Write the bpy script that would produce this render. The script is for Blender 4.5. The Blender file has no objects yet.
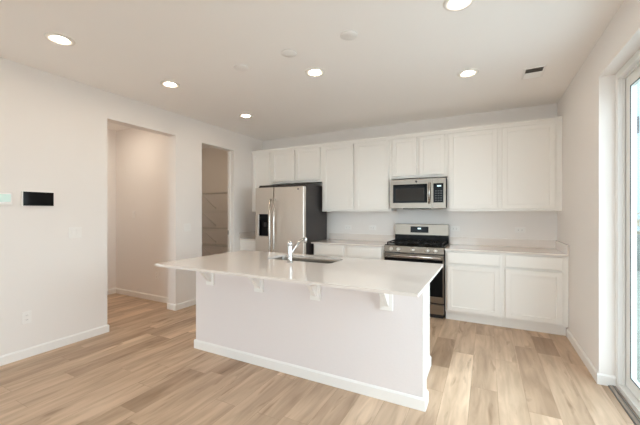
import bpy, bmesh, math, random
from mathutils import Vector, Matrix
random.seed(7)
S = bpy.context.scene
COL = S.collection
PI = math.pi

# ------------------------------------------------------------------ camera
cam_d = bpy.data.cameras.new('camera')
cam_d.sensor_width = 36.0
cam_d.lens = 18.0
cam_d.clip_start = 0.05
cam = bpy.data.objects.new('camera', cam_d)
COL.objects.link(cam)
cam.location = (0, 0, 1.36)
cam.rotation_euler = (PI/2, 0, 0.4796)
S.camera = cam

# ------------------------------------------------------------------ daylight
world = bpy.data.worlds.new('sky')
S.world = world
world.use_nodes = True
nt = world.node_tree
nt.nodes.clear()
wo = nt.nodes.new('ShaderNodeOutputWorld')
bg = nt.nodes.new('ShaderNodeBackground')
ramp = nt.nodes.new('ShaderNodeValToRGB')
tc = nt.nodes.new('ShaderNodeTexCoord')
sep = nt.nodes.new('ShaderNodeSeparateXYZ')
nt.links.new(tc.outputs['Generated'], sep.inputs[0])
nt.links.new(sep.outputs['Z'], ramp.inputs[0])
ramp.color_ramp.elements[0].position = 0.0
ramp.color_ramp.elements[0].color = (0.95, 0.98, 1.08, 1)
ramp.color_ramp.elements[1].position = 0.8
ramp.color_ramp.elements[1].color = (0.52, 0.565, 0.65, 1)
nt.links.new(ramp.outputs[0], bg.inputs[0])
bg.inputs[1].default_value = 3.2
nt.links.new(bg.outputs[0], wo.inputs[0])

LAMP = 42.0            # strength of the recessed lamps' diffusers
S.view_settings.view_transform = 'Standard'
S.view_settings.look = 'None'
S.view_settings.gamma = 1.0
S.view_settings.use_curve_mapping = False
S.view_settings.exposure = 1.36
S.cycles.max_bounces = 14
S.cycles.diffuse_bounces = 9
S.cycles.glossy_bounces = 6
S.cycles.transparent_max_bounces = 12
S.cycles.caustics_reflective = False
S.cycles.caustics_refractive = False
S.cycles.sample_clamp_indirect = 6.0

def portal(loc, rot, sx, sy):
    d = bpy.data.lights.new('daylight_portal', 'AREA')
    d.shape = 'RECTANGLE'; d.size = sx; d.size_y = sy
    d.cycles.is_portal = True
    o = bpy.data.objects.new('daylight_portal', d)
    o.location = loc; o.rotation_euler = rot
    COL.objects.link(o)

# ------------------------------------------------------------------ materials
def mat(name, color, rough=0.5, metal=0.0, spec=0.5, bump=None, coat=0.0, vary=None, stretch=None, emit=None):
    m = bpy.data.materials.new(name)
    m.use_nodes = True
    n = m.node_tree; L = n.links
    b = n.nodes['Principled BSDF']
    b.inputs['Base Color'].default_value = (*color, 1)
    b.inputs['Roughness'].default_value = rough
    b.inputs['Metallic'].default_value = metal
    b.inputs['Specular IOR Level'].default_value = spec
    b.inputs['Coat Weight'].default_value = coat
    b.inputs['Coat Roughness'].default_value = 0.05
    if emit:
        b.inputs['Emission Color'].default_value = (*emit[0], 1)
        b.inputs['Emission Strength'].default_value = emit[1]
    if bump or vary:
        t = n.nodes.new('ShaderNodeTexCoord')
        mp = n.nodes.new('ShaderNodeMapping')
        mp.inputs['Scale'].default_value = stretch or (1, 1, 1)
        L.new(t.outputs['Object'], mp.inputs[0])
        nz = n.nodes.new('ShaderNodeTexNoise')
        nz.inputs['Scale'].default_value = (bump or vary)[0]
        nz.inputs['Detail'].default_value = 3
        L.new(mp.outputs[0], nz.inputs['Vector'])
        if bump:
            bp = n.nodes.new('ShaderNodeBump')
            bp.inputs['Strength'].default_value = bump[1]
            bp.inputs['Distance'].default_value = bump[2]
            L.new(nz.outputs['Fac'], bp.inputs['Height'])
            L.new(bp.outputs[0], b.inputs['Normal'])
        if vary:
            cr = n.nodes.new('ShaderNodeValToRGB')
            k = vary[1]
            cr.color_ramp.elements[0].position = 0.3
            cr.color_ramp.elements[1].position = 0.7
            cr.color_ramp.elements[0].color = (*[c*(1-k) for c in color], 1)
            cr.color_ramp.elements[1].color = (*[min(1, c*(1+k)) for c in color], 1)
            L.new(nz.outputs['Fac'], cr.inputs[0])
            L.new(cr.outputs[0], b.inputs['Base Color'])
    return m

M = {}
M['wall'] = mat('wall_paint', (0.86, 0.825, 0.80), 0.75, bump=(110, 0.12, 0.002), spec=0.25)
M['ceiling'] = mat('ceiling_paint', (0.945, 0.92, 0.90), 0.85, bump=(90, 0.12, 0.002), spec=0.2)
M['trim'] = mat('trim_paint', (0.88, 0.865, 0.845), 0.4)
M['cab'] = mat('cabinet_paint', (0.88, 0.855, 0.82), 0.38, spec=0.45)
M['cabinside'] = mat('cabinet_underside', (0.62, 0.58, 0.53), 0.5)
M['quartz'] = mat('white_quartz', (0.80, 0.74, 0.695), 0.09, vary=(260, 0.03), spec=0.55)
M['steel'] = mat('brushed_steel', (0.72, 0.675, 0.62), 0.40, 1.0, vary=(60, 0.05), stretch=(0.4, 0.4, 14))
M['steelh'] = mat('brushed_steel_horizontal', (0.31, 0.27, 0.23), 0.36, 1.0, vary=(60, 0.05), stretch=(0.4, 6, 14))
M['bright'] = mat('polished_steel', (0.62, 0.59, 0.56), 0.22, 1.0)
M['knob'] = mat('satin_knob', (0.86, 0.83, 0.79), 0.32, 0.8)
M['duct'] = mat('grey_duct', (0.11, 0.10, 0.095), 0.7)
M['chrome'] = mat('chrome', (0.60, 0.60, 0.60), 0.10, 1.0)
M['sinksteel'] = mat('sink_steel', (0.33, 0.31, 0.28), 0.32, 1.0, vary=(40, 0.04))
M['dark'] = mat('dark_appliance_side', (0.035, 0.03, 0.03), 0.42, bump=(300, 0.1, 0.001))
M['black'] = mat('black_enamel', (0.010, 0.009, 0.009), 0.22, spec=0.12)
M['glassblk'] = mat('black_glass', (0.008, 0.008, 0.009), 0.06, spec=0.07)
M['window_mesh'] = mat('microwave_window', (0.040, 0.035, 0.031), 0.3, spec=0.08, vary=(900, 0.3))
M['iron'] = mat('cast_iron', (0.014, 0.013, 0.013), 0.5, spec=0.25, bump=(300, 0.2, 0.001))
M['plastic'] = mat('white_plastic', (0.88, 0.86, 0.84), 0.35)
M['slot'] = mat('outlet_slot', (0.10, 0.09, 0.085), 0.6)
M['lcd'] = mat('thermostat_screen', (0.58, 0.75, 0.68), 0.2)
M['display'] = mat('display_digits', (0.5, 0.6, 0.62), 0.3, emit=((0.6, 0.9, 1.0), 0.5))
M['lamp'] = mat('lamp_diffuser', (0.9, 0.88, 0.82), 0.4, emit=((1.0, 0.83, 0.64), LAMP))
M['baffle'] = mat('lamp_trim', (0.86, 0.83, 0.78), 0.4)
M['vinyl'] = mat('white_vinyl', (0.82, 0.82, 0.81), 0.3)
M['gasket'] = mat('dark_gasket', (0.05, 0.07, 0.08), 0.5)
M['bronze'] = mat('bronze_threshold', (0.30, 0.245, 0.20), 0.45)
M['wire'] = mat('coated_wire', (0.78, 0.76, 0.73), 0.35)
M['fence'] = mat('fence_board', (0.085, 0.10, 0.09), 0.8, vary=(8, 0.15), stretch=(1, 1, 0.2))
M['siding'] = mat('pale_siding', (0.25, 0.32, 0.35), 0.7)
M['roofing'] = mat('grey_shingle', (0.22, 0.22, 0.22), 0.9, vary=(30, 0.2))
M['darkframe'] = mat('black_window_frame', (0.02, 0.022, 0.024), 0.4)
M['leaf'] = mat('dry_foliage', (0.26, 0.22, 0.14), 0.8, vary=(12, 0.35))
M['stem'] = mat('shrub_stem', (0.18, 0.12, 0.08), 0.8)
M['soil'] = mat('yard_soil', (0.62, 0.57, 0.52), 0.9, vary=(5, 0.25))
M['concrete'] = mat('patio_concrete', (0.66, 0.64, 0.62), 0.85, vary=(12, 0.08))
M['bed'] = mat('planting_bed_soil', (0.13, 0.145, 0.12), 0.9, vary=(9, 0.25))

def glass_mat():
    m = bpy.data.materials.new('window_glass'); m.use_nodes = True
    n = m.node_tree; n.nodes.clear(); L = n.links
    o = n.nodes.new('ShaderNodeOutputMaterial')
    mx = n.nodes.new('ShaderNodeMixShader')
    tr = n.nodes.new('ShaderNodeBsdfTransparent')
    tr.inputs[0].default_value = (0.90, 0.97, 0.96, 1)
    gl = n.nodes.new('ShaderNodeBsdfGlossy')
    gl.inputs['Roughness'].default_value = 0.02
    fr = n.nodes.new('ShaderNodeFresnel')
    # same pane seen from either side: undo the index inversion on the exit face
    ge = n.nodes.new('ShaderNodeNewGeometry'); mr = n.nodes.new('ShaderNodeMapRange')
    mr.inputs['To Min'].default_value = 1.25; mr.inputs['To Max'].default_value = 1/1.25
    L.new(ge.outputs['Backfacing'], mr.inputs['Value']); L.new(mr.outputs[0], fr.inputs[0])
    L.new(fr.outputs[0], mx.inputs[0]); L.new(tr.outputs[0], mx.inputs[1]); L.new(gl.outputs[0], mx.inputs[2])
    L.new(mx.outputs[0], o.inputs[0])
    return m
M['glass'] = glass_mat()

def floor_mat():
    m = bpy.data.materials.new('oak_plank'); m.use_nodes = True
    n = m.node_tree; L = n.links
    b = n.nodes['Principled BSDF']
    at = n.nodes.new('ShaderNodeVertexColor'); at.layer_name = 'tone'
    sp = n.nodes.new('ShaderNodeSeparateColor'); L.new(at.outputs[0], sp.inputs[0])
    tcn = n.nodes.new('ShaderNodeTexCoord')
    off = n.nodes.new('ShaderNodeVectorMath'); off.operation = 'MULTIPLY_ADD'
    L.new(at.outputs[0], off.inputs[0]); off.inputs[1].default_value = (37, 53, 11)
    L.new(tcn.outputs['Object'], off.inputs[2])
    mp = n.nodes.new('ShaderNodeMapping'); mp.inputs['Scale'].default_value = (11, 1.3, 1)
    L.new(off.outputs[0], mp.inputs[0])
    nz = n.nodes.new('ShaderNodeTexNoise'); nz.inputs['Scale'].default_value = 1.6; nz.inputs['Detail'].default_value = 5
    nz.inputs['Distortion'].default_value = 0.6
    L.new(mp.outputs[0], nz.inputs['Vector'])
    mp2 = n.nodes.new('ShaderNodeMapping'); mp2.inputs['Scale'].default_value = (5, 0.7, 1)
    L.new(off.outputs[0], mp2.inputs[0])
    nz2 = n.nodes.new('ShaderNodeTexNoise'); nz2.inputs['Scale'].default_value = 1.3; nz2.inputs['Detail'].default_value = 3
    L.new(mp2.outputs[0], nz2.inputs['Vector'])
    # plank tone
    r1 = n.nodes.new('ShaderNodeValToRGB')
    e = r1.color_ramp.elements
    e[0].position = 0; e[0].color = (0.42, 0.29, 0.195, 1)
    e[1].position = 1; e[1].color = (0.77, 0.615, 0.47, 1)
    x = e.new(0.5); x.color = (0.72, 0.545, 0.395, 1)
    L.new(sp.outputs[0], r1.inputs[0])
    r2 = n.nodes.new('ShaderNodeValToRGB')
    r2.color_ramp.elements[0].position = 0.30; r2.color_ramp.elements[0].color = (0.80, 0.77, 0.74, 1)
    r2.color_ramp.elements[1].position = 0.62; r2.color_ramp.elements[1].color = (1.08, 1.08, 1.08, 1)
    L.new(nz.outputs['Fac'], r2.inputs[0])
    r3 = n.nodes.new('ShaderNodeValToRGB')
    r3.color_ramp.elements[0].position = 0.32; r3.color_ramp.elements[0].color = (0.80, 0.77, 0.74, 1)
    r3.color_ramp.elements[1].position = 0.62; r3.color_ramp.elements[1].color = (1.08, 1.08, 1.08, 1)
    L.new(nz2.outputs['Fac'], r3.inputs[0])
    mu = n.nodes.new('ShaderNodeMix'); mu.data_type = 'RGBA'; mu.blend_type = 'MULTIPLY'; mu.inputs[0].default_value = 1
    L.new(r1.outputs[0], mu.inputs[6]); L.new(r2.outputs[0], mu.inputs[7])
    mu2 = n.nodes.new('ShaderNodeMix'); mu2.data_type = 'RGBA'; mu2.blend_type = 'MULTIPLY'; mu2.inputs[0].default_value = 1
    L.new(mu.outputs[2], mu2.inputs[6]); L.new(r3.outputs[0], mu2.inputs[7])
    mp3 = n.nodes.new('ShaderNodeMapping'); mp3.inputs['Scale'].default_value = (9, 1.5, 1)
    L.new(off.outputs[0], mp3.inputs[0])
    nz3 = n.nodes.new('ShaderNodeTexNoise'); nz3.inputs['Scale'].default_value = 1.1; nz3.inputs['Detail'].default_value = 4
    nz3.inputs['Distortion'].default_value = 1.2
    L.new(mp3.outputs[0], nz3.inputs['Vector'])
    r4 = n.nodes.new('ShaderNodeValToRGB')
    r4.color_ramp.elements[0].position = 0.60; r4.color_ramp.elements[0].color = (1, 1, 1, 1)
    r4.color_ramp.elements[1].position = 0.74; r4.color_ramp.elements[1].color = (0.60, 0.54, 0.48, 1)
    L.new(nz3.outputs['Fac'], r4.inputs[0])
    mu3 = n.nodes.new('ShaderNodeMix'); mu3.data_type = 'RGBA'; mu3.blend_type = 'MULTIPLY'; mu3.inputs[0].default_value = 1
    L.new(mu2.outputs[2], mu3.inputs[6]); L.new(r4.outputs[0], mu3.inputs[7])
    L.new(mu3.outputs[2], b.inputs['Base Color'])
    b.inputs['Roughness'].default_value = 0.42
    b.inputs['Specular IOR Level'].default_value = 0.4
    bp = n.nodes.new('ShaderNodeBump'); bp.inputs['Strength'].default_value = 0.12; bp.inputs['Distance'].default_value = 0.002
    L.new(nz.outputs['Fac'], bp.inputs['Height']); L.new(bp.outputs[0], b.inputs['Normal'])
    return m
M['oak'] = floor_mat()

# ------------------------------------------------------------------ mesh helpers
class MB:
    """collects shapes in world coordinates; build() links them as ONE object"""
    def __init__(self): self.bm = bmesh.new()
    def _bev(self, geom_verts, off, seg=2):
        if off <= 0: return
        vs = set(geom_verts)
        ed = [e for e in self.bm.edges if e.verts[0] in vs and e.verts[1] in vs]
        bmesh.ops.bevel(self.bm, geom=ed, offset=off, segments=seg, affect='EDGES', profile=0.5, clamp_overlap=True)
    def box(self, a, b, bev=0.0, seg=2):
        x0, y0, z0 = a; x1, y1, z1 = b
        x0, x1 = min(x0, x1), max(x0, x1); y0, y1 = min(y0, y1), max(y0, y1); z0, z1 = min(z0, z1), max(z0, z1)
        v = [self.bm.verts.new(p) for p in ((x0,y0,z0),(x1,y0,z0),(x1,y1,z0),(x0,y1,z0),(x0,y0,z1),(x1,y0,z1),(x1,y1,z1),(x0,y1,z1))]
        for f in ((0,3,2,1),(4,5,6,7),(0,1,5,4),(1,2,6,5),(2,3,7,6),(3,0,4,7)):
            self.bm.faces.new([v[i] for i in f])
        self._bev(v, bev, seg); return self
    def prism(self, pts, axis, a, b, bev=0.0):
        """polygon pts in the two other axes, extruded along axis from a to b"""
        def mk(p, t):
            return {'x': (t, p[0], p[1]), 'y': (p[0], t, p[1]), 'z': (p[0], p[1], t)}[axis]
        v0 = [self.bm.verts.new(mk(p, a)) for p in pts]; v1 = [self.bm.verts.new(mk(p, b)) for p in pts]
        n = len(pts)
        self.bm.faces.new(v0[::-1]); self.bm.faces.new(v1)
        for i in range(n): self.bm.faces.new((v0[i], v0[(i+1) % n], v1[(i+1) % n], v1[i]))
        self._bev(v0+v1, bev); return self
    def lathe(self, c, prof, axis='z', n=24):
        """prof: list of (radius, distance along axis) from centre c"""
        rings = []
        for r, h in prof:
            ring = []
            if r < 1e-6:
                p = {'z': (c[0], c[1], c[2]+h), 'y': (c[0], c[1]+h, c[2]), 'x': (c[0]+h, c[1], c[2])}[axis]
                ring = [self.bm.verts.new(p)]
            else:
                for i in range(n):
                    t = 2*PI*i/n; u, w = r*math.cos(t), r*math.sin(t)
                    p = {'z': (c[0]+u, c[1]+w, c[2]+h), 'y': (c[0]+u, c[1]+h, c[2]+w), 'x': (c[0]+h, c[1]+u, c[2]+w)}[axis]
                    ring.append(self.bm.verts.new(p))
            rings.append(ring)
        for A, B in zip(rings, rings[1:]):
            for i in range(n):
                j = (i+1) % n
                if len(A) == 1 and len(B) == 1: break
                if len(A) == 1: f = self.bm.faces.new((A[0], B[i], B[j]))
                elif len(B) == 1: f = self.bm.faces.new((A[i], A[j], B[0]))
                else: f = self.bm.faces.new((A[i], A[j], B[j], B[i]))
                f.smooth = True
        return self
    def tube(self, pts, r, n=10, caps=True):
        pts = [Vector(p) for p in pts]
        rs = r if isinstance(r, (list, tuple)) else [r]*len(pts)
        rings = []
        t0 = (pts[1]-pts[0]).normalized()
        up = Vector((0, 0, 1)) if abs(t0.z) < 0.9 else Vector((1, 0, 0))
        for i, p in enumerate(pts):
            t = (pts[min(i+1, len(pts)-1)]-pts[max(i-1, 0)]).normalized()
            s = t.cross(up)
            if s.length < 1e-4: s = t.cross(Vector((0, 1, 0)))
            s.normalize(); w = s.cross(t).normalized()
            rings.append([self.bm.verts.new(p+rs[i]*(math.cos(2*PI*k/n)*s+math.sin(2*PI*k/n)*w)) for k in range(n)])
        for A, B in zip(rings, rings[1:]):
            for k in range(n):
                f = self.bm.faces.new((A[k], A[(k+1) % n], B[(k+1) % n], B[k])); f.smooth = True
        if caps:
            self.bm.faces.new(rings[0]); self.bm.faces.new(rings[-1][::-1])
        return self
    def build(self, name, m, parent=None):
        bmesh.ops.recalc_face_normals(self.bm, faces=self.bm.faces)
        root = None
        if parent is not None:
            root = Vector((0, 0, 0)); p = parent
            while p is not None: root += p.location; p = p.parent
        else:
            vs = self.bm.verts
            lo = [min(v.co[i] for v in vs) for i in range(3)]; hi = [max(v.co[i] for v in vs) for i in range(3)]
            root = Vector(((lo[0]+hi[0])/2, (lo[1]+hi[1])/2, lo[2]))
        for v in self.bm.verts: v.co -= root
        me = bpy.data.meshes.new(name); self.bm.to_mesh(me); self.bm.free()
        me.materials.append(m)
        o = bpy.data.objects.new(name, me); COL.objects.link(o)
        if parent is None: o.location = root
        else: o.parent = parent
        return o

def tag(o, label, cat, group=None):
    o['label'] = label; o['category'] = cat
    if group: o['group'] = group
    return o
def thing(name, label, cat, loc, group=None):
    o = bpy.data.objects.new(name, None); COL.objects.link(o)
    o.location = loc; o.empty_display_size = 0.1
    return tag(o, label, cat, group)
def struct(o):
    o['kind'] = 'structure'; return o
def dup(root, loc, label=None, group=None):
    r = root.copy(); COL.objects.link(r); r.location = loc
    if label: r['label'] = label
    if group: r['group'] = group
    for ch in list(root.children):
        c = ch.copy(); COL.objects.link(c); c.parent = r
        for g in list(ch.children):
            d = g.copy(); COL.objects.link(d); d.parent = c
    return r

def rrect(x0, x1, y0, y1, r, n=6):
    pts = []
    for cx, cy, a0 in ((x1-r, y1-r, 0), (x0+r, y1-r, PI/2), (x0+r, y0+r, PI), (x1-r, y0+r, 1.5*PI)):
        for i in range(n+1):
            a = a0+PI/2*i/n
            pts.append((cx+r*math.cos(a), cy+r*math.sin(a)))
    return pts

# ------------------------------------------------------------------ dimensions (metres)
XL, XR, YB, YFRONT, C = -3.83, 0.793, 4.965, -3.6, 2.74
WT = 0.15                      # interior wall thickness
HX = -5.56                     # far side of hall and pantry
D1 = (2.116, 3.018, 2.432)     # hall opening
D2 = (3.473, 4.188, 2.432)     # pantry opening
SD = (0.85, 3.28, 2.438)       # sliding door opening in the right wall

# ------------------------------------------------------------------ floor
def make_floor():
    bm = bmesh.new(); cl = bm.loops.layers.color.new('tone')
    def quad(x0, x1, y0, y1, z, t):
        f = bm.faces.new([bm.verts.new(p) for p in ((x0, y0, z), (x1, y0, z), (x1, y1, z), (x0, y1, z))])
        for l in f.loops: l[cl] = t
    rnd = random.Random(21)
    w = 0.182; x = -5.75; k = 0
    X1 = 0.845
    seam = (0.0, 0.3, 0.7, 1)
    # the odd darker boards: x, start, end, tone
    darks = [(-2.00, 2.00, 2.27, 0.08), (-3.49, 1.55, 2.45, 0.26), (-2.23, 1.35, 1.95, 0.30), (0.62, 3.72, 4.2, 0.05), (-0.35, 3.0, 3.7, 0.22)]
    while x < X1-1e-3:
        xe = min(x+w, X1)
        y = -3.75-rnd.random()*1.2
        while y < 5.1:
            ln = rnd.choice((1.22, 1.22, 0.9, 1.5))
            ye = min(y+ln, 5.12)
            dark = None
            for (dx_, da, db, dt) in darks:
                if x <= dx_ < xe:
                    if y < da-0.01 < ye: ye = da
                    elif abs(y-da) < 0.005: ye = db; dark = dt
            r = rnd.random()
            t = 0.50+0.16*(rnd.random()-0.5)
            if r < 0.05: t = 0.18+0.12*rnd.random()
            elif r > 0.85: t = 0.62+0.12*rnd.random()
            if dark is not None: t = dark
            tone = (t, rnd.random(), rnd.random(), 1)
            quad(x+0.0010, xe-0.0010, max(y, -3.75)+0.0012, ye-0.0012, 0.0, tone)
            y = ye
        x = xe; k += 1
    # bed under the joints, and slab sides
    f = bm.faces.new([bm.verts.new(p) for p in ((-5.75, -3.75, -0.002), (X1, -3.75, -0.002), (X1, 5.12, -0.002), (-5.75, 5.12, -0.002))])
    for l in f.loops: l[cl] = seam
    v = [bm.verts.new(p) for p in ((-5.75,-3.75,-0.06),(X1,-3.75,-0.06),(X1,5.12,-0.06),(-5.75,5.12,-0.06))]
    f = bm.faces.new(v[::-1])
    for l in f.loops: l[cl] = seam
    me = bpy.data.meshes.new('floor'); bm.to_mesh(me); bm.free()
    me.materials.append(M['oak'])
    o = bpy.data.objects.new('floor', me); COL.objects.link(o)
    return struct(o)
make_floor()

# ------------------------------------------------------------------ walls and ceiling
struct(MB().box((-5.75, -3.75, C), (0.96, 5.12, C+0.12)).build('ceiling', M['ceiling']))
w = MB()
for y0, y1, z0 in ((YFRONT-0.15, D1[0], 0), (D1[0], D1[1], D1[2]), (D1[1], D2[0], 0), (D2[0], D2[1], D2[2]), (D2[1], YB, 0)):
    w.box((XL-WT, y0, z0), (XL, y1, C))
struct(w.build('wall_left', M['wall']))
struct(MB().box((-5.75, YB, 0), (0.96, YB+0.15, C)).build('wall_back', M['wall']))
w = MB()
XO = 0.96
for y0, y1, z0 in ((YFRONT, SD[0], 0), (SD[0], SD[1], SD[2]), (SD[1], YB, 0)):
    w.box((XR, y0, z0), (XO, y1, C))
struct(w.build('wall_right', M['wall']))
# wall behind the camera; its two big windows are added to let daylight in
RW = ((-3.70, -2.05), (-1.85, -0.35)); RZ = (0.15, 2.42)
w = MB()
yb0, yb1 = YFRONT-0.15, YFRONT
w.box((XL, yb0, 0), (RW[0][0], yb1, C)); w.box((RW[0][1], yb0, 0), (RW[1][0], yb1, C)); w.box((RW[1][1], yb0, 0), (XO, yb1, C))
for a, b in RW:
    w.box((a, yb0, 0), (b, yb1, RZ[0])); w.box((a, yb0, RZ[1]), (b, yb1, C))
struct(w.build('wall_front', M['wall']))
for i, (a, b) in enumerate(RW):
    f = MB()
    ym = YFRONT-0.10
    f.box((a, ym-0.03, RZ[0]), (a+0.05, ym+0.03, RZ[1])).box((b-0.05, ym-0.03, RZ[0]), (b, ym+0.03, RZ[1]))
    f.box((a, ym-0.03, RZ[0]), (b, ym+0.03, RZ[0]+0.05)).box((a, ym-0.03, RZ[1]-0.05), (b, ym+0.03, RZ[1]))
    f.box(((a+b)/2-0.03, ym-0.03, RZ[0]+0.05), ((a+b)/2+0.03, ym+0.03, RZ[1]-0.05))
    wf = struct(f.build('window_%d' % (i+1), M['vinyl']))  # unseen windows, added as a daylight source
    g = MB().box((a+0.05, ym-0.004, RZ[0]+0.05), (b-0.05, ym+0.004, RZ[1]-0.05)).bm
    mb = MB(); mb.bm.free(); mb.bm = g
    mb.build('window_glass', M['glass'], wf)
    portal(((a+b)/2, YFRONT-0.16, (RZ[0]+RZ[1])/2), (PI/2, 0, PI), b-a, RZ[1]-RZ[0])
# hall and pantry shells
struct(MB().box((HX-0.12, 0.6, 0), (HX, YB, C)).build('wall_hall_left', M['wall']))
struct(MB().box((HX, 3.21, 0), (XL-WT, 3.33, C)).build('wall_hall_back', M['wall']))
struct(MB().box((HX-0.12, 0.48, 0), (XL-WT, 0.60, C)).build('wall_hall_front', M['wall']))

# baseboards
BH, BT = 0.085, 0.014
def base_profile(mb, p0, p1, nrm):
    """a baseboard run from p0 to p1 on the floor, proud of the wall along nrm"""
    x0, y0 = p0; x1, y1 = p1
    a = (x0, y0); nx, ny = nrm
    if abs(nx) > 0:   # run along y
        mb.prism([(x0, 0), (x0+nx*BT, 0), (x0+nx*BT, BH-0.012), (x0+nx*BT*0.4, BH), (x0, BH)], 'y', min(y0, y1), max(y0, y1))
    else:
        mb.prism([(y0, 0), (y0+ny*BT, 0), (y0+ny*BT, BH-0.012), (y0+ny*BT*0.4, BH), (y0, BH)], 'x', min(x0, x1), max(x0, x1))
m = MB()
base_profile(m, (XL, YFRONT), (XL, D1[0]), (1, 0))
base_profile(m, (XL+BT, D1[0]), (XL-WT, D1[0]), (0, 1))
base_profile(m, (XL+BT, D1[1]), (XL-WT-0.014, D1[1]), (0, -1))
base_profile(m, (XL, D1[1]), (XL, D2[0]), (1, 0))
base_profile(m, (XL, D2[1]), (XL, 4.37), (1, 0))
struct(m.build('baseboard_left', M['trim']))
m = MB()
base_profile(m, (XR, SD[1]), (XR, 4.37), (-1, 0))
base_profile(m, (XR-BT, SD[1]), (0.895, SD[1]), (0, -1))
base_profile(m, (XR, YFRONT), (XR, SD[0]), (-1, 0))
struct(m.build('baseboard_right', M['trim']))
m = MB()
base_profile(m, (HX, 3.21), (XL-WT, 3.21), (0, -1))
base_profile(m, (HX, 0.6), (HX, 3.21), (1, 0))
base_profile(m, (XL-WT, D1[1]), (XL-WT, 3.21), (-1, 0))
struct(m.build('baseboard_hall', M['trim']))
m = MB()
base_profile(m, (HX, YB), (XL-WT, YB), (0, -1))
base_profile(m, (HX, 3.33), (HX, YB), (1, 0))
struct(m.build('baseboard_pantry', M['trim']))
# pantry door jamb liner
m = MB()
t = 0.012
m.box((XL-WT+0.004, D2[0], 0), (XL-0.004, D2[0]+t, D2[2]), 0.002)
m.box((XL-WT+0.004, D2[1]-t, 0), (XL-0.004, D2[1], D2[2]), 0.002)
m.box((XL-WT+0.004, D2[0]+t, D2[2]-t), (XL-0.004, D2[1]-t, D2[2]), 0.002)
m.box((XL-0.115, D2[0]+t, 0), (XL-0.080, D2[0]+t+0.010, D2[2]-t)).box((XL-0.115, D2[1]-t-0.010, 0), (XL-0.080, D2[1]-t, D2[2]-t))
jamb = struct(m.build('trim_1', M['trim']))
MB().box((XL-WT+0.012, D2[1]-t-0.003, 0.98), (XL-WT+0.036, D2[1]-t, 1.05), 0.001).build('strike_plate', M['black'], jamb)

# ------------------------------------------------------------------ sliding glass door
x0, x1 = 0.892, 0.985
y0, y1, zt = SD[0], SD[1], SD[2]
fr = MB()
fr.box((x0, y1-0.055, 0.0), (x1, y1, zt), 0.003).box((x0, y0, 0.0), (x1, y0+0.055, zt), 0.003)
fr.box((x0, y0+0.055, zt-0.055), (x1, y1-0.055, zt), 0.003).box((x0, y0+0.055, 0.0), (x1, y1-0.055, 0.050), 0.003)
# stop beads round the inside of the frame
fr.box((x0+0.028, y1-0.067, 0.05), (x0+0.040, y1-0.055, zt-0.055)).box((x0+0.028, y0+0.067, zt-0.067), (x0+0.040, y1-0.067, zt-0.055))
door = struct(fr.build('door_1', M['vinyl']))
def slider_panel(name, ya, yb, xa, xb, handle):
    z0, z1 = 0.052, zt-0.057
    p = MB(); s = 0.090
    p.box((xa, ya, z0), (xb, ya+s, z1), 0.004).box((xa, yb-s, z0), (xb, yb, z1), 0.004)
    p.box((xa, ya+s, z0), (xb, yb-s, z0+0.09), 0.004).box((xa, ya+s, z1-s), (xb, yb-s, z1), 0.004)
    o = p.build(name, M['vinyl'], door)
    g = MB(); xm = (xa+xb)/2
    g.box((xm-0.005, ya+s, z0+0.09), (xm+0.005, yb-s, z1-s)).build('glass_pane', M['glass'], o)
    k = MB()
    k.box((xa-0.001, yb-s-0.006, z0+0.09), (xa+0.004, yb-s, z1-s)).box((xa-0.001, ya+s, z0+0.09), (xa+0.004, yb-s-0.006, z0+0.096))
    k.box((xa-0.001, ya+s, z1-s-0.006), (xa+0.004, yb-s-0.006, z1-s)).build('gasket', M['gasket'], o)
    MB().box((xa+0.004, yb, z0), (xa+0.012, yb+0.004, z1)).box((xa+0.004, ya, z1), (xa+0.012, yb, z1+0.002)).build('weather_strip', M['gasket'], o)
    if handle:
        h = MB().box((xa-0.028, ya+0.028, 0.92), (xa-0.016, ya+0.048, 1.16), 0.004).box((xa-0.02, ya+0.030, 0.93), (xa, ya+0.046, 0.95)).box((xa-0.02, ya+0.030, 1.13), (xa, ya+0.046, 1.15))
        h.build('pull_handle', M['plastic'], o)
    return o
ymid = (y0+y1)/2
slider_panel('fixed_panel', ymid-0.03, y1-0.057, 0.936, 0.972, False)
slider_panel('sliding_panel', y0+0.057, ymid+0.03, 0.898, 0.932, True)
struct(MB().prism([(0.845, -0.06), (0.890, -0.06), (0.890, 0.012), (0.860, 0.012), (0.845, 0.004)], 'y', y0, y1).build('trim_2', M['bronze']))
for gx_ in (0.8455, 0.872):
    MB().box((gx_, y0+0.001, 0.0), (gx_+0.005, y1-0.001, 0.0128 if gx_ > 0.86 else 0.0065)).build('threshold_groove', M['gasket'], bpy.data.objects['trim_2'])
portal((0.99, ymid, zt/2), (0, PI/2, 0), zt-0.1, y1-y0-0.1)

# ------------------------------------------------------------------ outdoors seen through the glass
struct(MB().box((-40, -40, -0.75), (60, 80, -0.65)).build('ground', M['soil']))
struct(MB().box((1.0, -1.0, -0.65), (4.2, 3.3, -0.08)).build('bounce_patio', M['concrete']))  # unseen pale slab, kept bright to bounce daylight onto the ceiling
struct(MB().box((1.0, 3.3, -0.65), (4.2, 10.9, -0.12)).build('planting_bed', M['bed']))
fe = thing('yard_fence', 'grey green board fence across the yard outside the glass door', 'fence', (5.0, 11.0, -0.65))
m = MB()
for i in range(60): m.box((1.0+i*0.15, 11.0, -0.6), (1.14+i*0.15, 11.02, 0.80))
m.build('boards', M['fence'], fe)
for i in range(5): MB().box((1.0+i*2.2, 11.02, -0.65), (1.09+i*2.2, 11.11, 0.86)).build('post', M['fence'], fe)
m = MB().box((1.0, 11.02, -0.3), (10.0, 11.06, -0.21)).box((1.0, 11.02, 0.5), (10.0, 11.06, 0.59)); m.build('rail', M['fence'], fe)
ho = thing('neighbour_house', 'pale sided house with a black framed window seen through the glass door', 'house', (6.5, 19.0, -0.65))
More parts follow.
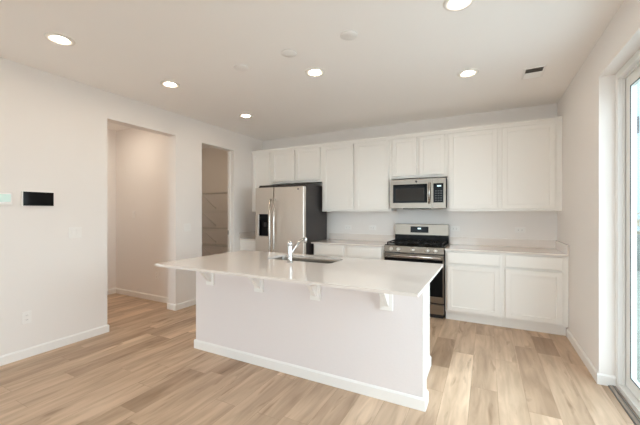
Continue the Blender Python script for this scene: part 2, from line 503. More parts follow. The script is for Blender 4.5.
m = MB().box((1.5, 17, -0.65), (11.5, 25, 9.2))
for i in range(49): m.prism([(17.0, -0.6+i*0.2), (16.985, -0.6+i*0.2), (17.0, -0.41+i*0.2)], 'x', 1.5, 11.5)
m.build('wall', M['siding'], ho)
m = MB().prism([(16.5, 9.2), (25.5, 9.2), (21.0, 11.2)], 'x', 1.0, 12.0); m.build('roof', M['roofing'], ho)
wz0, wz1, wx0, wx1 = 4.48, 5.14, 4.35, 5.32
m = MB(); q = 0.08
m.box((wx0, 16.93, wz0), (wx0+q, 16.98, wz1)).box((wx1-q, 16.93, wz0), (wx1, 16.98, wz1)).box((wx0+q, 16.93, wz0), (wx1-q, 16.98, wz0+q)).box((wx0+q, 16.93, wz1-q), (wx1-q, 16.98, wz1))
wf = m.build('window_frame', M['darkframe'], ho)
MB().box((wx0+q, 16.95, wz0+q), (wx1-q, 16.975, wz1-q)).build('pane', M['siding'], wf)
for k, (sx, sy) in enumerate(((4.15, 13.4), (5.6, 14.0))):
    r = thing('dry_shrub', ['tan leafy shrub showing just above the fence by the door frame', 'tan leafy shrub farther out beyond the fence'][k], 'shrub', (sx, sy, -0.65))
    m = MB(); rr = random.Random(k)
    for i in range(420):
        a, b_ = rr.random()*2*PI, math.acos(2*rr.random()-1); q = 0.95*rr.random()**0.4
        p = Vector((sx+q*math.sin(b_)*math.cos(a)*0.8, sy+q*math.sin(b_)*math.sin(a)*0.8, 0.55+q*math.cos(b_)*0.95))
        d1 = Vector((rr.uniform(-1, 1), rr.uniform(-1, 1), rr.uniform(-1, 1))).normalized()*0.10
        d2 = d1.orthogonal().normalized()*0.05
        m.bm.faces.new([m.bm.verts.new(c) for c in (p-d1, p+d2, p+d1, p-d2)])
    m.build('foliage', M['leaf'], r)
    m = MB()
    for i in range(5):
        a = i*1.256
        m.tube([(sx, sy, -0.65), (sx+0.15*math.cos(a), sy+0.15*math.sin(a), 0.1), (sx+0.4*math.cos(a), sy+0.4*math.sin(a), 0.8)], [0.03, 0.02, 0.008], 6)
    m.build('stems', M['stem'], r)

# ------------------------------------------------------------------ cabinets
def panel_door(x0, x1, z0, z1, yf, name, parent, th=0.024, fw=0.055):
    """shaker door: frame and recessed field; yf = front face, thickness goes +y"""
    m = MB(); b = 0.002
    m.box((x0, yf, z0), (x0+fw, yf+th, z1), b, 1).box((x1-fw, yf, z0), (x1, yf+th, z1), b, 1)
    m.box((x0+fw-0.001, yf+0.0002, z0), (x1-fw+0.001, yf+th, z0+fw), b, 1).box((x0+fw-0.001, yf+0.0002, z1-fw), (x1-fw+0.001, yf+th, z1), b, 1)
    m.box((x0+fw-0.002, yf+0.013, z0+fw-0.002), (x1-fw+0.002, yf+th-0.002, z1-fw+0.002))
    return m.build(name, M['cab'], parent)
def drawer_front(x0, x1, z0, z1, yf, parent):
    return MB().box((x0, yf, z0), (x1, yf+0.021, z1), 0.003, 2).build('drawer_front', M['cab'], parent)
def carcass(m, x0, x1, yf, yb, z0, z1, stiles=(), rails=(), ls=0.035, rs=0.035, tr=0.05, br=0.035):
    t = 0.016
    m.box((x0, yf+0.018, z0), (x0+t, yb, z1)).box((x1-t, yf+0.018, z0), (x1, yb, z1))
    m.box((x0+t, yf+0.018, z0+0.006), (x1-t, yb, z0+0.006+t)).box((x0+t, yf+0.018, z1-t), (x1-t, yb, z1))
    m.box((x0+t, yb-0.008, z0+0.006+t), (x1-t, yb, z1-t))
    m.box((x0, yf, z0), (x0+ls, yf+0.018, z1)).box((x1-rs, yf, z0), (x1, yf+0.018, z1))
    m.box((x0+ls, yf, z0), (x1-rs, yf+0.018, z0+br)).box((x0+ls, yf, z1-tr), (x1-rs, yf+0.018, z1))
    for s in stiles: m.box((s-0.02, yf, z0+br), (s+0.02, yf+0.018, z1-tr))
    for r in rails: m.box((x0+ls, yf, r-0.02), (x1-rs, yf+0.018, r+0.02))

YU = 4.655; YW = YB-0.001      # face frame of the wall cabinets
UB, UT = 1.376, 2.485
GU = 'wall cabinets along the back wall'
def upper(x0, x1, zb, label, doors, rs=0.035):
    r = thing('wall_cabinet', label, 'cabinet', ((x0+x1)/2, YW, zb), GU)
    m = MB(); carcass(m, x0+0.0005, x1-0.0005, YU, YW, zb, UT, stiles=[b for (a, b), (c, d) in zip(doors, doors[1:])] and [ (doors[0][1]+doors[1][0])/2 ] if len(doors) > 1 else (), rs=rs)
    m.build('body', M['cab'], r)
    for a, b in doors: panel_door(a, b, zb+0.032, UT-0.062, YU-0.0275, 'door', r)
    # flat top moulding
    MB().prism([(YU-0.014, UT-0.057), (YU-0.0005, UT-0.057), (YU-0.0005, UT+0.006), (YU-0.022, UT+0.006), (YU-0.022, UT-0.010), (YU-0.014, UT-0.018)], 'x', x0, x1).build('top_moulding', M['cab'], r)
    return r
upper(XL+0.001, -3.390, UB, 'narrow tall white wall cabinet in the left corner beside the refrigerator', [(-3.790, -3.418)])
upper(-3.390, -2.383, 1.865, 'short two door white wall cabinet above the refrigerator', [(-3.362, -2.900), (-2.868, -2.411)])
upper(-2.383, -1.239, UB, 'tall two door white wall cabinet between refrigerator and microwave', [(-2.355, -1.832), (-1.792, -1.270)])
upper(-1.239, -0.473, 1.850, 'short two door white wall cabinet directly above the microwave', [(-1.213, -0.874), (-0.836, -0.500)])
upper(-0.473, 0.150, UB, 'tall one door white wall cabinet just right of the microwave', [(-0.447, 0.124)])
upper(0.150, XR-0.001, UB, 'tall one door white wall cabinet in the right corner against the right wall', [(0.178, 0.722)], rs=0.09)

YF = 4.335
CT, CB = 0.905, 0.885
GB = 'base cabinets along the back wall'
def base_cab(x0, x1, label, cols, rs=0.035):
    r = thing('base_cabinet', label, 'cabinet', ((x0+x1)/2, YW, 0), GB)
    m = MB(); carcass(m, x0+0.0005, x1-0.0005, YF, YW, 0.105, CB-0.0005, rails=(0.70,), rs=rs, tr=0.03)
    m.build('body', M['cab'], r)
    MB().box((x0+0.0005, YF+0.045, 0.0), (x1-(0.014 if x1 > 0.5 else 0.0005), YF+0.062, 0.105), 0.001, 1).build('toe_kick', M['cab'], r)
    for a, b in cols:
        drawer_front(a, b, 0.725, 0.865, YF-0.0245, r)
        panel_door(a, b, 0.135, 0.700, YF-0.0275, 'door', r)
    return r
base_cab(XL+0.001, -3.345, 'narrow white base cabinet in the left corner beside the refrigerator', [(-3.79, -3.375)])
base_cab(-2.365, -1.8325, 'white base cabinet just right of the refrigerator, mostly behind the island', [(-2.34, -1.865)])
base_cab(-1.8325, -1.262, 'white base cabinet just left of the range, mostly behind the island', [(-1.80, -1.29)])
base_cab(-0.462, 0.172, 'white base cabinet with drawer just right of the range', [(-0.437, 0.138)])
base_cab(0.172, XR-0.001, 'white base cabinet with drawer in the right corner against the wall', [(0.196, 0.738)], rs=0.08)

def counter(x0, x1, label, left_splash=False, right_splash=False):
    r = thing('countertop', label, 'countertop', ((x0+x1)/2, YW, CB), 'quartz counters along the back wall')
    MB().box((x0, 4.30, CB), (x1, YW, CT), 0.002, 1).build('slab', M['quartz'], r)
    MB().box((x0, YW-0.019, CT+0.0003), (x1, YW, CT+0.102), 0.002, 1).build('backsplash', M['quartz'], r)
    if left_splash: MB().box((x0, 4.302, CT+0.0003), (x0+0.019, YW-0.0195, CT+0.102), 0.002, 1).build('side_splash', M['quartz'], r)
    if right_splash: MB().box((x1-0.019, 4.302, CT+0.0003), (x1, YW-0.0195, CT+0.102), 0.002, 1).build('side_splash', M['quartz'], r)
counter(XL+0.001, -3.335, 'short white quartz countertop in the left corner beside the refrigerator', left_splash=True)
counter(-2.395, -1.256, 'white quartz countertop between the refrigerator and the range')
counter(-0.468, XR-0.001, 'white quartz countertop right of the range, reaching the right wall', right_splash=True)

# ------------------------------------------------------------------ refrigerator
fx0, fx1, fyf, fyb, fz = -3.318, -2.412, 4.115, 4.90, 1.755
r = thing('refrigerator', 'stainless side by side refrigerator with water dispenser and dark grey sides', 'refrigerator', ((fx0+fx1)/2, fyb, 0))
MB().box((fx0+0.008, fyf+0.085, 0.03), (fx1-0.003, fyb, 1.800), 0.006).box((fx0+0.03, fyf+0.10, 0.0), (fx1-0.03, fyb-0.03, 0.03)).build('case', M['dark'], r)  # dark case top raised above the doors, standing in for the shaded gap
fsx = -2.962
d1 = MB()
# freezer door with a real recess for the dispenser
dx0, dx1, dz0, dz1 = -3.245, -3.065, 0.985, 1.335
yy0, yy1 = fyf, fyf+0.075
d1.box((fx0, yy0, 0.055), (dx0, yy1, fz)).box((dx1, yy0, 0.055), (fsx-0.004, yy1, fz)).box((dx0, yy0, 0.055), (dx1, yy1, dz0)).box((dx0, yy0, dz1), (dx1, yy1, fz))
fd = d1.build('freezer_door', M['steel'], r)
MB().box((dx0, yy0+0.055, dz0), (dx1, yy1-0.001, dz1)).box((dx0, yy0+0.003, dz1-0.09), (dx1, yy0+0.055, dz1), 0.002).box((dx0, yy0+0.004, dz0), (dx1, yy0+0.055, dz0+0.014)).box((dx0, yy0+0.003, dz0+0.014), (dx0+0.006, yy0+0.055, dz1-0.09)).box((dx1-0.006, yy0+0.003, dz0+0.014), (dx1, yy0+0.055, dz1-0.09)).build('dispenser', M['glassblk'], fd)
MB().box((-3.18, yy0+0.035, 1.13), (-3.13, yy0+0.054, 1.20), 0.004).build('dispenser_paddle', M['dark'], fd)
MB().box((dx0-0.012, yy0-0.003, dz0-0.01), (dx0-0.001, yy0+0.01, dz1+0.006), 0.002).box((dx0-0.001, yy0-0.003, dz0-0.01), (dx1+0.006, yy0+0.01, dz0-0.001), 0.002).build('dispenser_bezel', M['bright'], fd)
rd = MB().box((fsx+0.004, yy0, 0.055), (fx1, yy1, fz), 0.012, 3).build('refrigerator_door', M['steel'], r)
for px, par in ((fsx-0.040, fd), (fsx+0.040, rd)):
    m = MB().tube([(px, yy0-0.048, 0.50), (px, yy0-0.052, 0.80), (px, yy0-0.052, 1.25), (px, yy0-0.048, 1.56)], 0.0135, 12)
    m.box((px-0.013, yy0-0.055, 1.535), (px+0.013, yy0, 1.575), 0.004).box((px-0.013, yy0-0.055, 0.485), (px+0.013, yy0, 0.525), 0.004)
    m.build('handle', M['bright'], par)
MB().lathe((-2.512, yy0, 1.715), [(0, -0.003), (0.011, -0.003), (0.013, 0.0)], 'y', 16).build('emblem', M['dark'], rd)
MB().box((fx0+0.02, yy1-0.02, fz), (fx0+0.10, yy1+0.008, fz+0.018), 0.003).build('hinge_cover', M['dark'], r)
MB().box((fx1-0.10, yy1-0.02, fz), (fx1-0.02, yy1+0.008, fz+0.018), 0.003).build('hinge_cover', M['dark'], r)
MB().box((fx0+0.01, yy0+0.03, 0.004), (fx1-0.01, yy1+0.01, 0.050)).build('base_grille', M['dark'], r)

# ------------------------------------------------------------------ microwave
mx0, mx1, myf, mz0, mz1 = -1.231, -0.481, 4.560, 1.420, 1.826
r = thing('microwave', 'stainless over the range microwave with black window under the short wall cabinet', 'microwave', ((mx0+mx1)/2, YW, mz0))
MB().box((mx0, myf+0.03, mz0+0.006), (mx1, YW, mz1), 0.003).build('case', M['dark'], r)
m = MB()
wx0, wx1, wz0, wz1 = mx0+0.040, -0.718, mz0+0.075, mz1-0.070
dsx = -0.650
m.box((mx0, myf, mz0), (wx0, myf+0.029, mz1)).box((wx1, myf, mz0), (dsx-0.002, myf+0.029, mz1))
m.box((wx0, myf, mz0), (wx1, myf+0.029, wz0)).box((wx0, myf, wz1), (wx1, myf+0.029, mz1))
dr = m.build('door', M['steelh'], r)
MB().box((wx0, myf+0.002, wz0), (wx1, myf+0.027, wz1), 0.002).build('window_surround', M['glassblk'], dr)
MB().box((wx0+0.035, myf+0.0005, wz0+0.025), (wx1-0.040, myf+0.0035, wz1-0.055), 0.001, 1).build('window_screen', M['window_mesh'], dr)
m = MB().tube([(-0.688, myf-0.036, wz0-0.012), (-0.688, myf-0.040, (wz0+wz1)/2), (-0.688, myf-0.036, wz1+0.010)], 0.0125, 12)
m.box((-0.700, myf-0.036, wz0-0.015), (-0.676, myf, wz0+0.012), 0.003).box((-0.700, myf-0.036, wz1-0.014), (-0.676, myf, wz1+0.013), 0.003)
m.build('handle', M['bright'], dr)
MB().lathe((-0.865, myf, mz1-0.036), [(0, -0.003), (0.013, -0.003), (0.015, 0.0)], 'y', 18).build('emblem', M['dark'], dr)
m = MB()
cx0, cx1 = -0.640, -0.510
m.box((dsx, myf, mz0), (cx0, myf+0.029, mz1)).box((cx1, myf, mz0), (mx1, myf+0.029, mz1)).box((cx0, myf, mz0), (cx1, myf+0.029, wz0)).box((cx0, myf, wz1), (cx1, myf+0.029, mz1))
cp = m.build('control_fascia', M['steelh'], r)
MB().box((cx0, myf+0.002, wz0), (cx1, myf+0.027, wz1), 0.001, 1).build('control_panel', M['glassblk'], cp)
MB().box((-0.590, myf+0.001, wz1-0.045), (-0.540, myf+0.0035, wz1-0.028)).build('clock_display', M['display'], cp)
m = MB()
for i in range(3):
    for j in range(5): m.box((-0.618+i*0.034, myf+0.0012, wz0+0.022+j*0.032), (-0.595+i*0.034, myf+0.003, wz0+0.036+j*0.032))
m.build('keypad', M['dark'], cp)
MB().box((mx0+0.18, myf+0.012, mz0-0.012), (-0.70, myf+0.22, mz0+0.005), 0.003).build('vent_grille', M['black'], r)

# ------------------------------------------------------------------ range
rx0, rx1 = -1.2475, -0.4765
ryf, ryb = 4.315, 4.945
r = thing('range', 'stainless gas range with black cooktop and five knobs', 'range', ((rx0+rx1)/2, ryb, 0))
MB().box((rx0, ryf+0.02, 0.05), (rx1, ryb, 0.895), 0.003).box((rx0+0.02, ryf+0.05, 0.0), (rx1-0.02, ryb-0.02, 0.05)).build('case', M['dark'], r)
m = MB()
m.box((rx0, ryf+0.012, 0.896), (rx1, 4.875, 0.922), 0.006)
m.build('cooktop', M['black'], r)
# grates
gx = [rx0+0.02, rx0+0.27, rx1-0.27, rx1-0.02]
for i in range(3):
    m = MB(); a, b = gx[i]+0.004, gx[i+1]-0.004; z = 0.950; q = 0.007
    ya, yb_ = 4.375, 4.855
    m.box((a, ya, z-q), (b, ya+2*q, z+q), 0.002, 1).box((a, yb_-2*q, z-q), (b, yb_, z+q), 0.002, 1)
    m.box((a, ya, z-q), (a+2*q, yb_, z+q), 0.002, 1).box((b-2*q, ya, z-q), (b, yb_, z+q), 0.002, 1)
    m.box((a, (ya+yb_)/2-q, z-q), (b, (ya+yb_)/2+q, z+q), 0.002, 1)
    m.box(((a+b)/2-q, ya, z-q), ((a+b)/2+q, yb_, z+q), 0.002, 1)
    for fx in (a, b-2*q):
        for fy in (ya, yb_-2*q): m.box((fx, fy, 0.9215), (fx+2*q, fy+2*q, z))
    m.build('grate', M['iron'], r)
for bx, by, br in ((-1.105, 4.49, 0.045), (-1.105, 4.74, 0.038), (-0.862, 4.615, 0.052), (-0.62, 4.49, 0.05), (-0.62, 4.74, 0.036)):
    m = MB().lathe((bx, by, 0.9215), [(0, 0.0), (br, 0.0), (br, 0.008), (br*0.82, 0.010), (br*0.82, 0.016), (0, 0.017)], 'z', 20)
    m.build('burner', M['iron'], r)
# control panel with knobs
m = MB().prism([(ryf+0.019, 0.825), (ryf-0.022, 0.828), (ryf-0.004, 0.908), (ryf+0.012, 0.914), (ryf+0.019, 0.914)], 'x', rx0, rx1)
cp = m.build('control_panel', M['steelh'], r)
for kx in (-1.150, -1.050, -0.862, -0.675, -0.578):
    kb = MB().lathe((kx, ryf-0.014, 0.868), [(0.026, 0.008), (0.026, -0.004), (0.021, -0.010), (0.019, -0.034), (0.016, -0.038), (0, -0.038)], 'y', 20)
    kb.box((kx-0.004, ryf-0.060, 0.848), (kx+0.004, ryf-0.044, 0.888), 0.002, 1)
    kb.build('knob', M['knob'], r)
# oven door
m = MB(); z0, z1 = 0.205, 0.812; yo = ryf-0.022
ox0, ox1, oz0, oz1 = rx0+0.012, rx1-0.012, 0.285, 0.752
m.box((rx0, yo, z0), (rx1, ryf+0.019, oz0), 0.003, 1).box((rx0, yo, oz1), (rx1, ryf+0.019, z1), 0.003, 1)
m.box((rx0, yo, oz0), (ox0, ryf+0.019, oz1)).box((ox1, yo, oz0), (rx1, ryf+0.019, oz1))
od = m.build('oven_door', M['steelh'], r)
MB().box((ox0, yo+0.001, oz0), (ox1, ryf+0.018, oz1)).build('oven_glass', M['glassblk'], od)
m = MB().tube([(rx0+0.03, yo-0.052, 0.785), (rx1-0.03, yo-0.052, 0.785)], 0.0145, 14)
for hx in (rx0+0.05, rx1-0.05): m.box((hx-0.012, yo-0.055, 0.775), (hx+0.012, yo, 0.796), 0.003)
m.build('oven_handle', M['bright'], od)
m = MB().box((rx0, yo, 0.062), (rx1, ryf+0.019, 0.185), 0.004).build('storage_drawer', M['steelh'], r)
# backguard
m = MB().box((rx0+0.002, 4.890, 0.896), (rx1-0.002, ryb, 1.030)); m.build('rear_vent', M['black'], r)
bgd = MB().prism([(4.880, 1.030), (ryb, 1.030), (ryb, 1.190), (4.905, 1.190), (4.893, 1.184)], 'x', rx0+0.002, rx1-0.002).build('backguard', M['steelh'], r)
MB().prism([(4.8795, 1.062), (4.8905, 1.062), (4.900, 1.152), (4.8875, 1.152)], 'x', -1.010, -0.752).build('display_panel', M['glassblk'], bgd)
MB().prism([(4.8830, 1.112), (4.8900, 1.112), (4.8920, 1.132), (4.8848, 1.132)], 'x', -0.905, -0.860).build('clock_display', M['display'], bgd)

# ------------------------------------------------------------------ island
ix0, ix1, iyf = -2.592, -0.392, 2.280
r = thing('kitchen_island', 'white kitchen island base with textured front and bracketed overhang', 'island', ((ix0+ix1)/2, 2.63, 0))
M['knee'] = mat('island_wall_paint', (0.79, 0.74, 0.735), 0.75, bump=(70, 0.25, 0.003), spec=0.25)
MB().box((ix0, iyf, 0), (ix1, iyf+0.11, CB), 0.0).build('knee_wall', M['knee'], r)
m = MB()
m.box((ix0+0.03, iyf+0.1105, 0.10), (ix1-0.055, 2.985, CB)).box((ix0+0.03, iyf+0.1105, 0.0), (ix1-0.055, 2.91, 0.10))
cb = None
# cabinet carcass built as a shell open for the sink
m = MB(); a, b = ix0+0.03, ix1-0.057
m.box((a, iyf+0.1105, 0.10), (a+0.018, 2.985, CB-0.0005)).box((b-0.018, iyf+0.1105, 0.0), (b, 2.985, CB-0.0005))
m.box((a+0.018, iyf+0.1105, 0.10), (b-0.018, 2.985, 0.118)).box((a+0.018, 2.967, 0.118), (b-0.018, 2.985, CB-0.0005))
m.box((a, 2.90, 0.0), (b-0.018, 2.915, 0.10))
m.build('cabinet_body', M['cab'], r)
# corner trim and top trim at the right end
MB().box((ix1+0.0003, iyf-0.001, BH), (ix1+0.010, iyf+0.112, CB-0.001), 0.001, 1).build('end_trim', M['trim'], r)
m = MB()
base_profile(m, (ix0-BT, iyf), (ix1+BT+0.008, iyf), (0, -1))
base_profile(m, (ix0, iyf), (ix0, iyf+0.11), (-1, 0))
base_profile(m, (ix1+0.010, iyf), (ix1+0.010, iyf+0.118), (1, 0))
base_profile(m, (ix1-0.0565, iyf+0.118), (ix1-0.0565, 2.985), (1, 0))
m.build('baseboard', M['trim'], r)
for cxm in (-2.385, -1.792, -1.222, -0.640):
    m = MB()
    m.box((cxm-0.047, iyf-0.019, 0.655), (cxm+0.047, iyf, CB-0.001), 0.002, 1)
    t = 0.019
    pts = [(iyf-0.019, 0.690), (iyf-0.019, CB-0.018), (iyf-0.185, CB-0.018), (iyf-0.185, CB-0.034), (iyf-0.150, 0.822), (iyf-0.052, 0.712), (iyf-0.032, 0.690)]
    m.prism(pts, 'x', cxm-t, cxm+t)
    m.box((cxm-0.040, iyf-0.195, CB-0.018), (cxm+0.040, iyf-0.019, CB-0.001), 0.001, 1)
    m.build('corbel', M['trim'], r)

# island countertop with a sink cut-out
hx0, hx1, hy0, hy1 = -1.950, -1.230, 2.560, 2.895
def slab_with_hole(x0, x1, y0, y1, hole, z0, z1):
    mb = MB(); bm = mb.bm
    outer = rrect(x0, x1, y0, y1, 0.006, 3)
    loops = {}
    for z in (z0, z1):
        vo = [bm.verts.new((p[0], p[1], z)) for p in outer]; vi = [bm.verts.new((p[0], p[1], z)) for p in hole]
        es = [bm.edges.new((v[i], v[(i+1) % len(v)])) for v in (vo, vi) for i in range(len(v))]
        bmesh.ops.triangle_fill(bm, use_beauty=True, use_dissolve=False, edges=es)
        loops[z] = (vo, vi)
    for k in (0, 1):
        A, B = loops[z0][k], loops[z1][k]
        for i in range(len(A)): bm.faces.new((A[i], A[(i+1) % len(A)], B[(i+1) % len(A)], B[i]))
    return mb
it = slab_with_hole(-2.612, -0.338, 1.842, 3.012, rrect(hx0, hx1, hy0, hy1, 0.05), CB, CT).build('island_countertop', M['quartz'])
tag(it, 'large white polished quartz slab on top of the island', 'countertop')

# sink
sk = thing('sink', 'stainless undermount sink set into the island countertop', 'sink', ((hx0+hx1)/2, (hy0+hy1)/2, 0.67))
mb = MB(); bm = mb.bm
rings = []
for (g, z, rad) in ((0.018, CB-0.001, 0.06), (-0.004, CB-0.001, 0.05), (-0.004, 0.870, 0.05), (-0.010, 0.700, 0.05), (-0.030, 0.678, 0.04), (-0.034, 0.672, 0.04)):
    rings.append([bm.verts.new((p[0], p[1], z)) for p in rrect(hx0-g, hx1+g, hy0-g, hy1+g, rad)])
for A, B in zip(rings, rings[1:]):
    for i in range(len(A)):
        f = bm.faces.new((A[i], A[(i+1) % len(A)], B[(i+1) % len(A)], B[i])); f.smooth = True
bm.faces.new(rings[-1])
bs = mb.build('basin', M['sinksteel'], sk)
sol = bs.modifiers.new('thickness', 'SOLIDIFY'); sol.thickness = 0.0015; sol.offset = 0
MB().lathe(((hx0+hx1)/2, (hy0+hy1)/2, 0.672), [(0.045, 0.001), (0.044, 0.004), (0.036, 0.004), (0.030, 0.0015), (0, 0.0015)], 'z', 20).build('drain', M['bright'], sk)

# faucet
fxx, fyy = -1.586, 2.457
r = thing('faucet', 'chrome single column faucet standing at the near edge of the island sink', 'faucet', (fxx, fyy, CT))
MB().lathe((fxx, fyy, CT), [(0.0, 0.0), (0.031, 0.0), (0.031, 0.004), (0.026, 0.010), (0.022, 0.014), (0.021, 0.05), (0.021, 0.150), (0.0205, 0.152)], 'z', 24).build('column', M['chrome'], r)
cap = MB().lathe((fxx, fyy, CT), [(0.0205, 0.1535), (0.022, 0.156), (0.022, 0.180), (0.018, 0.190), (0, 0.193)], 'z', 24).build('handle', M['chrome'], r)
MB().tube([(fxx, fyy+0.010, CT+0.190), (fxx+0.004, fyy-0.004, CT+0.199), (fxx+0.006, fyy-0.014, CT+0.204)], [0.006, 0.0055, 0.005], 10).build('lever', M['chrome'], cap)
sp = []
for i in range(13):
    t_ = i/12
    sp.append((fxx+0.040*t_, fyy+0.015+0.192*t_, CT+0.085+0.120*math.sin(t_*PI*0.50)-0.004*t_))
MB().tube(sp, [0.0185-0.0045*i/12 for i in range(13)], 14).build('spout', M['chrome'], r)
ex, ey, ez = sp[-1]
MB().lathe((ex, ey+0.002, ez), [(0, 0.017), (0.013, 0.015), (0.018, 0.006), (0.018, -0.034), (0.014, -0.038), (0, -0.038)], 'z', 16).build('spray_head', M['chrome'], r)

# ------------------------------------------------------------------ ceiling fixtures
def ceiling_light(x, y, label):
    r = thing('recessed_light', label, 'ceiling light', (x, y, C), 'recessed ceiling lights')
    MB().lathe((x, y, C), [(0.098, -0.0005), (0.098, -0.004), (0.090, -0.011), (0.080, -0.012), (0.052, -0.004), (0.052, -0.0005)], 'z', 32).build('trim_ring', M['baffle'], r)
    MB().lathe((x, y, C), [(0.0515, -0.003), (0.0, -0.003)], 'z', 32).build('diffuser', M['lamp'], r)
    return r
L0 = ceiling_light(-3.010, 1.304, 'lit recessed ceiling light nearest the camera in the row along the left wall')
for x, y, lb in ((-3.015, 2.306, 'lit recessed ceiling light in the middle of the row along the left wall'),
                 (-3.035, 3.553, 'lit recessed ceiling light farthest back along the left wall, by the pantry doorway'),
                 (-1.494, 2.766, 'lit recessed ceiling light over the island, just behind the middle round blank cover'),
                 (-0.162, 3.484, 'lit recessed ceiling light in front of the right cabinets, left of the air vent'),
                 (-0.159, 2.276, 'lit recessed ceiling light cut off by the top edge of the photo')):
    dup(L0, (x, y, C), lb)
def fill_lamp(name, x, y, label, strength, warm):  # unseen lamps added to brighten the hall and the pantry
    r = thing(name, label, 'ceiling light', (x, y, C))
    MB().lathe((x, y, C), [(0.15, -0.0005), (0.15, -0.018), (0.14, -0.022), (0.135, -0.018), (0.135, -0.001)], 'z', 32).build('rim', M['baffle'], r)
    lm = mat(name+'_diffuser', (0.9, 0.86, 0.8), 0.4, emit=(warm, strength))
    MB().lathe((x, y, C), [(0.1345, -0.014), (0.10, -0.034), (0.05, -0.043), (0, -0.045)], 'z', 32).build('diffuser', lm, r)
fill_lamp('hall_fill_light', -4.75, 2.45, 'unseen round ceiling light added to brighten the hall behind the opening', 19.0, (1.0, 0.88, 0.73))
fill_lamp('pantry_fill_light', -4.85, 3.95, 'unseen round ceiling light added to brighten the pantry', 6.0, (1.0, 0.80, 0.56))
for x, y, lb in ((-2.072, 2.355, 'leftmost of the three round white blank covers on the ceiling'),
                 (-1.515, 2.333, 'middle one of the three round white blank covers on the ceiling'),
                 (-0.948, 2.311, 'rightmost and largest looking of the three round white ceiling blank covers')):
    m = MB().lathe((x, y, C), [(0.068, -0.0005), (0.068, -0.005), (0.062, -0.009), (0, -0.010)], 'z', 28).build('blank_cover', M['plastic'])
    tag(m, lb, 'ceiling cover', 'round blank covers over the island')

r = thing('air_vent', 'white ceiling air register with slanted louvres near the right wall', 'vent', (0.41, 3.765, C))
vx0, vx1, vy0, vy1 = 0.318, 0.502, 3.625, 3.905
m = MB(); q = 0.020; zb = C-0.0005; zt_ = C-0.008
m.box((vx0, vy0, zt_), (vx0+q, vy1, zb), 0.002, 1).box((vx1-q, vy0, zt_), (vx1, vy1, zb), 0.002, 1).box((vx0+q, vy0, zt_), (vx1-q, vy0+q, zb), 0.002, 1).box((vx0+q, vy1-q, zt_), (vx1-q, vy1, zb), 0.002, 1)
m.box((vx0+q, (vy0+vy1)/2-0.006, zt_), (vx1-q, (vy0+vy1)/2+0.006, zb))
m.build('frame', M['plastic'], r)
MB().box((vx0+q, vy0+q, C-0.0012), (vx1-q, vy1-q, C-0.0004)).build('duct_opening', M['duct'], r)
m = MB(); ym = (vy0+vy1)/2
for k in range(7):
    yy = vy0+q+0.006+k*0.0155
    m.prism([(yy, C-0.009), (yy+0.001, C-0.009), (yy+0.016, C-0.003), (yy+0.015, C-0.003)], 'x', vx0+q, vx1-q)   # leaning away: shows the dark duct
for k in range(7):
    yy = ym+0.008+k*0.0155
    m.prism([(yy, C-0.002), (yy+0.001, C-0.002), (yy+0.015, C-0.013), (yy+0.014, C-0.013)], 'x', vx0+q, vx1-q)   # leaning towards: shows white blades
m.build('louvres', M['plastic'], r)

# ------------------------------------------------------------------ plates, panels on the walls
def plate_on_left(name, y, z, w, h, label, cat, kind, group=None, x=XL, sgn=1):
    r = thing(name, label, cat, (x, y, z), group)
    MB().box((x, y-w/2, z-h/2), (x+0.006, y+w/2, z+h/2), 0.002).build('cover_plate', M['plastic'], r)
    if kind == 'outlet':
        for dz in (-0.021, 0.021):
            sk_ = MB().box((x+0.006, y-0.016, z+dz-0.014), (x+0.0085, y+0.016, z+dz+0.014), 0.001, 1).build('socket', M['plastic'], r)
            for dy in (-0.006, 0.006): MB().box((x+0.0084, y+dy-0.0012, z+dz-0.004), (x+0.0088, y+dy+0.0012, z+dz+0.006)).build('slot', M['slot'], sk_)
    else:
        n = max(1, round(w/0.06)-0) if kind == 'switches' else 1
        for i in range(n):
            yy = y+(i-(n-1)/2)*0.046
            MB().prism([(x+0.006, z-0.033), (x+0.008, z-0.033), (x+0.012, z+0.033), (x+0.006, z+0.033)], 'y', yy-0.0165, yy+0.0165).build('rocker', M['plastic'], r)
    return r
plate_on_left('switch_plate', 1.793, 1.150, 0.120, 0.115, 'white double switch plate on the left wall below the black panel', 'light switch', 'switches')
o = plate_on_left('wall_outlet', 1.394, 0.374, 0.070, 0.115, 'white wall outlet low on the left wall near the floor', 'outlet', 'outlet')
plate_on_left('switch_plate', 3.215, 1.144, 0.120, 0.115, 'white switch plate on the wall strip between hall opening and pantry', 'light switch', 'switches')
def plate_facing(name, x, y, z, w, h, label, cat, kind, group=None):
    r = thing(name, label, cat, (x, y, z), group)
    MB().box((x-w/2, y-0.006, z-h/2), (x+w/2, y, z+h/2), 0.002).build('cover_plate', M['plastic'], r)
    if kind == 'outlet':
        horiz = w > h
        for d in (-0.021, 0.021):
            px, pz = (x+d, z) if horiz else (x, z+d)
            sk_ = MB().box((px-0.0155, y-0.0085, pz-0.0155), (px+0.0155, y-0.006, pz+0.0155), 0.001, 1).build('socket', M['plastic'], r)
            for e in (-0.006, 0.006):
                m = MB()
                if horiz: m.box((px-0.004, y-0.0088, pz+e-0.0012), (px+0.006, y-0.0084, pz+e+0.0012))
                else: m.box((px+e-0.0012, y-0.0088, pz-0.004), (px+e+0.0012, y-0.0084, pz+0.006))
                m.build('slot', M['slot'], sk_)
    else:
        MB().prism([(y-0.006, z-0.033), (y-0.008, z-0.033), (y-0.012, z+0.033), (y-0.006, z+0.033)], 'x', x-0.0165, x+0.0165).build('rocker', M['plastic'], r)
    return r
GO = 'outlets above the back counters'
plate_facing('wall_outlet', -2.054, YB, 1.112, 0.118, 0.072, 'white sideways outlet above the counter, beside the refrigerator', 'outlet', 'outlet', GO)
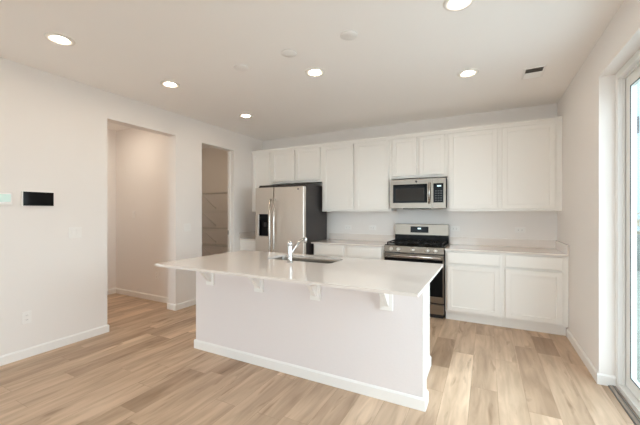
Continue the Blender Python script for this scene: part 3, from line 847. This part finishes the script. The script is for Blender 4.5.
plate_facing('wall_outlet', -1.629, YB, 1.112, 0.118, 0.072, 'white sideways outlet above the counter, second from the refrigerator', 'outlet', 'outlet', GO)
plate_facing('wall_outlet', -0.400, YB, 1.128, 0.118, 0.072, 'white sideways outlet just right of the range backguard', 'outlet', 'outlet', GO)
plate_facing('wall_outlet', 0.393, YB, 1.128, 0.118, 0.072, 'white sideways outlet above the right counter near the corner', 'outlet', 'outlet', GO)
plate_facing('switch_plate', -5.067, 3.21, 1.328, 0.070, 0.115, 'white single switch plate high on the hall wall', 'light switch', 'switch')
plate_facing('wall_outlet', -4.496, 3.21, 0.391, 0.070, 0.115, 'white outlet low on the hall wall past the island tip', 'outlet', 'outlet')

# security panel and thermostat
r = thing('wall_panel', 'wide black glass touch panel with white edge on the left wall', 'control panel', (XL, 1.475, 1.49))
MB().box((XL, 1.352, 1.418), (XL+0.020, 1.600, 1.560), 0.005).build('housing', M['plastic'], r)
MB().box((XL+0.0202, 1.362, 1.424), (XL+0.024, 1.597, 1.555), 0.001, 1).build('screen', M['glassblk'], r)
r = thing('thermostat', 'small white thermostat with pale green screen at the left edge', 'thermostat', (XL, 1.215, 1.485))
MB().box((XL, 1.140, 1.428), (XL+0.022, 1.288, 1.540), 0.005).build('housing', M['plastic'], r)
MB().box((XL+0.0222, 1.155, 1.455), (XL+0.024, 1.274, 1.524), 0.001, 1).build('screen', M['lcd'], r)

# ------------------------------------------------------------------ pantry wire shelves
GS = 'wire shelves inside the pantry'
def wire_shelf(z, label):
    r = thing('wire_shelf', label, 'shelf', (-4.77, YB, z), GS)
    x0, x1 = HX+0.002, XL-WT-0.002
    yf, yb_ = 4.57, YB-0.006
    m = MB()
    n = 60
    for i in range(n+1):
        x = x0+0.004+(x1-x0-0.008)*i/n
        m.tube([(x, yb_, z), (x, yf, z), (x, yf, z-0.03)], 0.0018, 4, caps=False)
    # wing along the pantry's left wall
    k = 34
    for i in range(k+1):
        y = 3.34+(yf-3.36)*i/k
        m.tube([(x0+0.004, y, z), (x0+0.38, y, z), (x0+0.38, y, z-0.03)], 0.0018, 4, caps=False)
    m.build('deck_wires', M['wire'], r)
    m = MB()
    for yy, zz in ((yf, z), (yf, z-0.03), (yb_-0.01, z), ((yf+yb_)/2, z)):
        m.tube([(x0, yy, zz), (x1, yy, zz)], 0.0035, 6)
    for xx, zz in ((x0+0.38, z), (x0+0.38, z-0.03), (x0+0.01, z)):
        m.tube([(xx, 3.335, zz), (xx, yf, zz)], 0.0035, 6)
    m.build('rails', M['wire'], r)
    for bx in (-5.05, -4.35):
        MB().tube([(bx, yf, z-0.012), (bx, yb_-0.006, z-0.30)], 0.008, 8).build('brace', M['wire'], r)
        MB().box((bx-0.009, yb_-0.006, z-0.33), (bx+0.009, yb_+0.005, z-0.27), 0.002, 1).build('wall_clip', M['wire'], r)
    return r
s0 = wire_shelf(1.747, 'white wire shelf in the pantry, the topmost one')
for z, lb in ((1.39, 'white wire shelf in the pantry, second from the top'),
              (1.04, 'white wire shelf in the pantry, third from the top'),
              (0.70, 'white wire shelf in the pantry, lowest one seen above the island')):
    dup(s0, (-4.77, YB, z), lb)
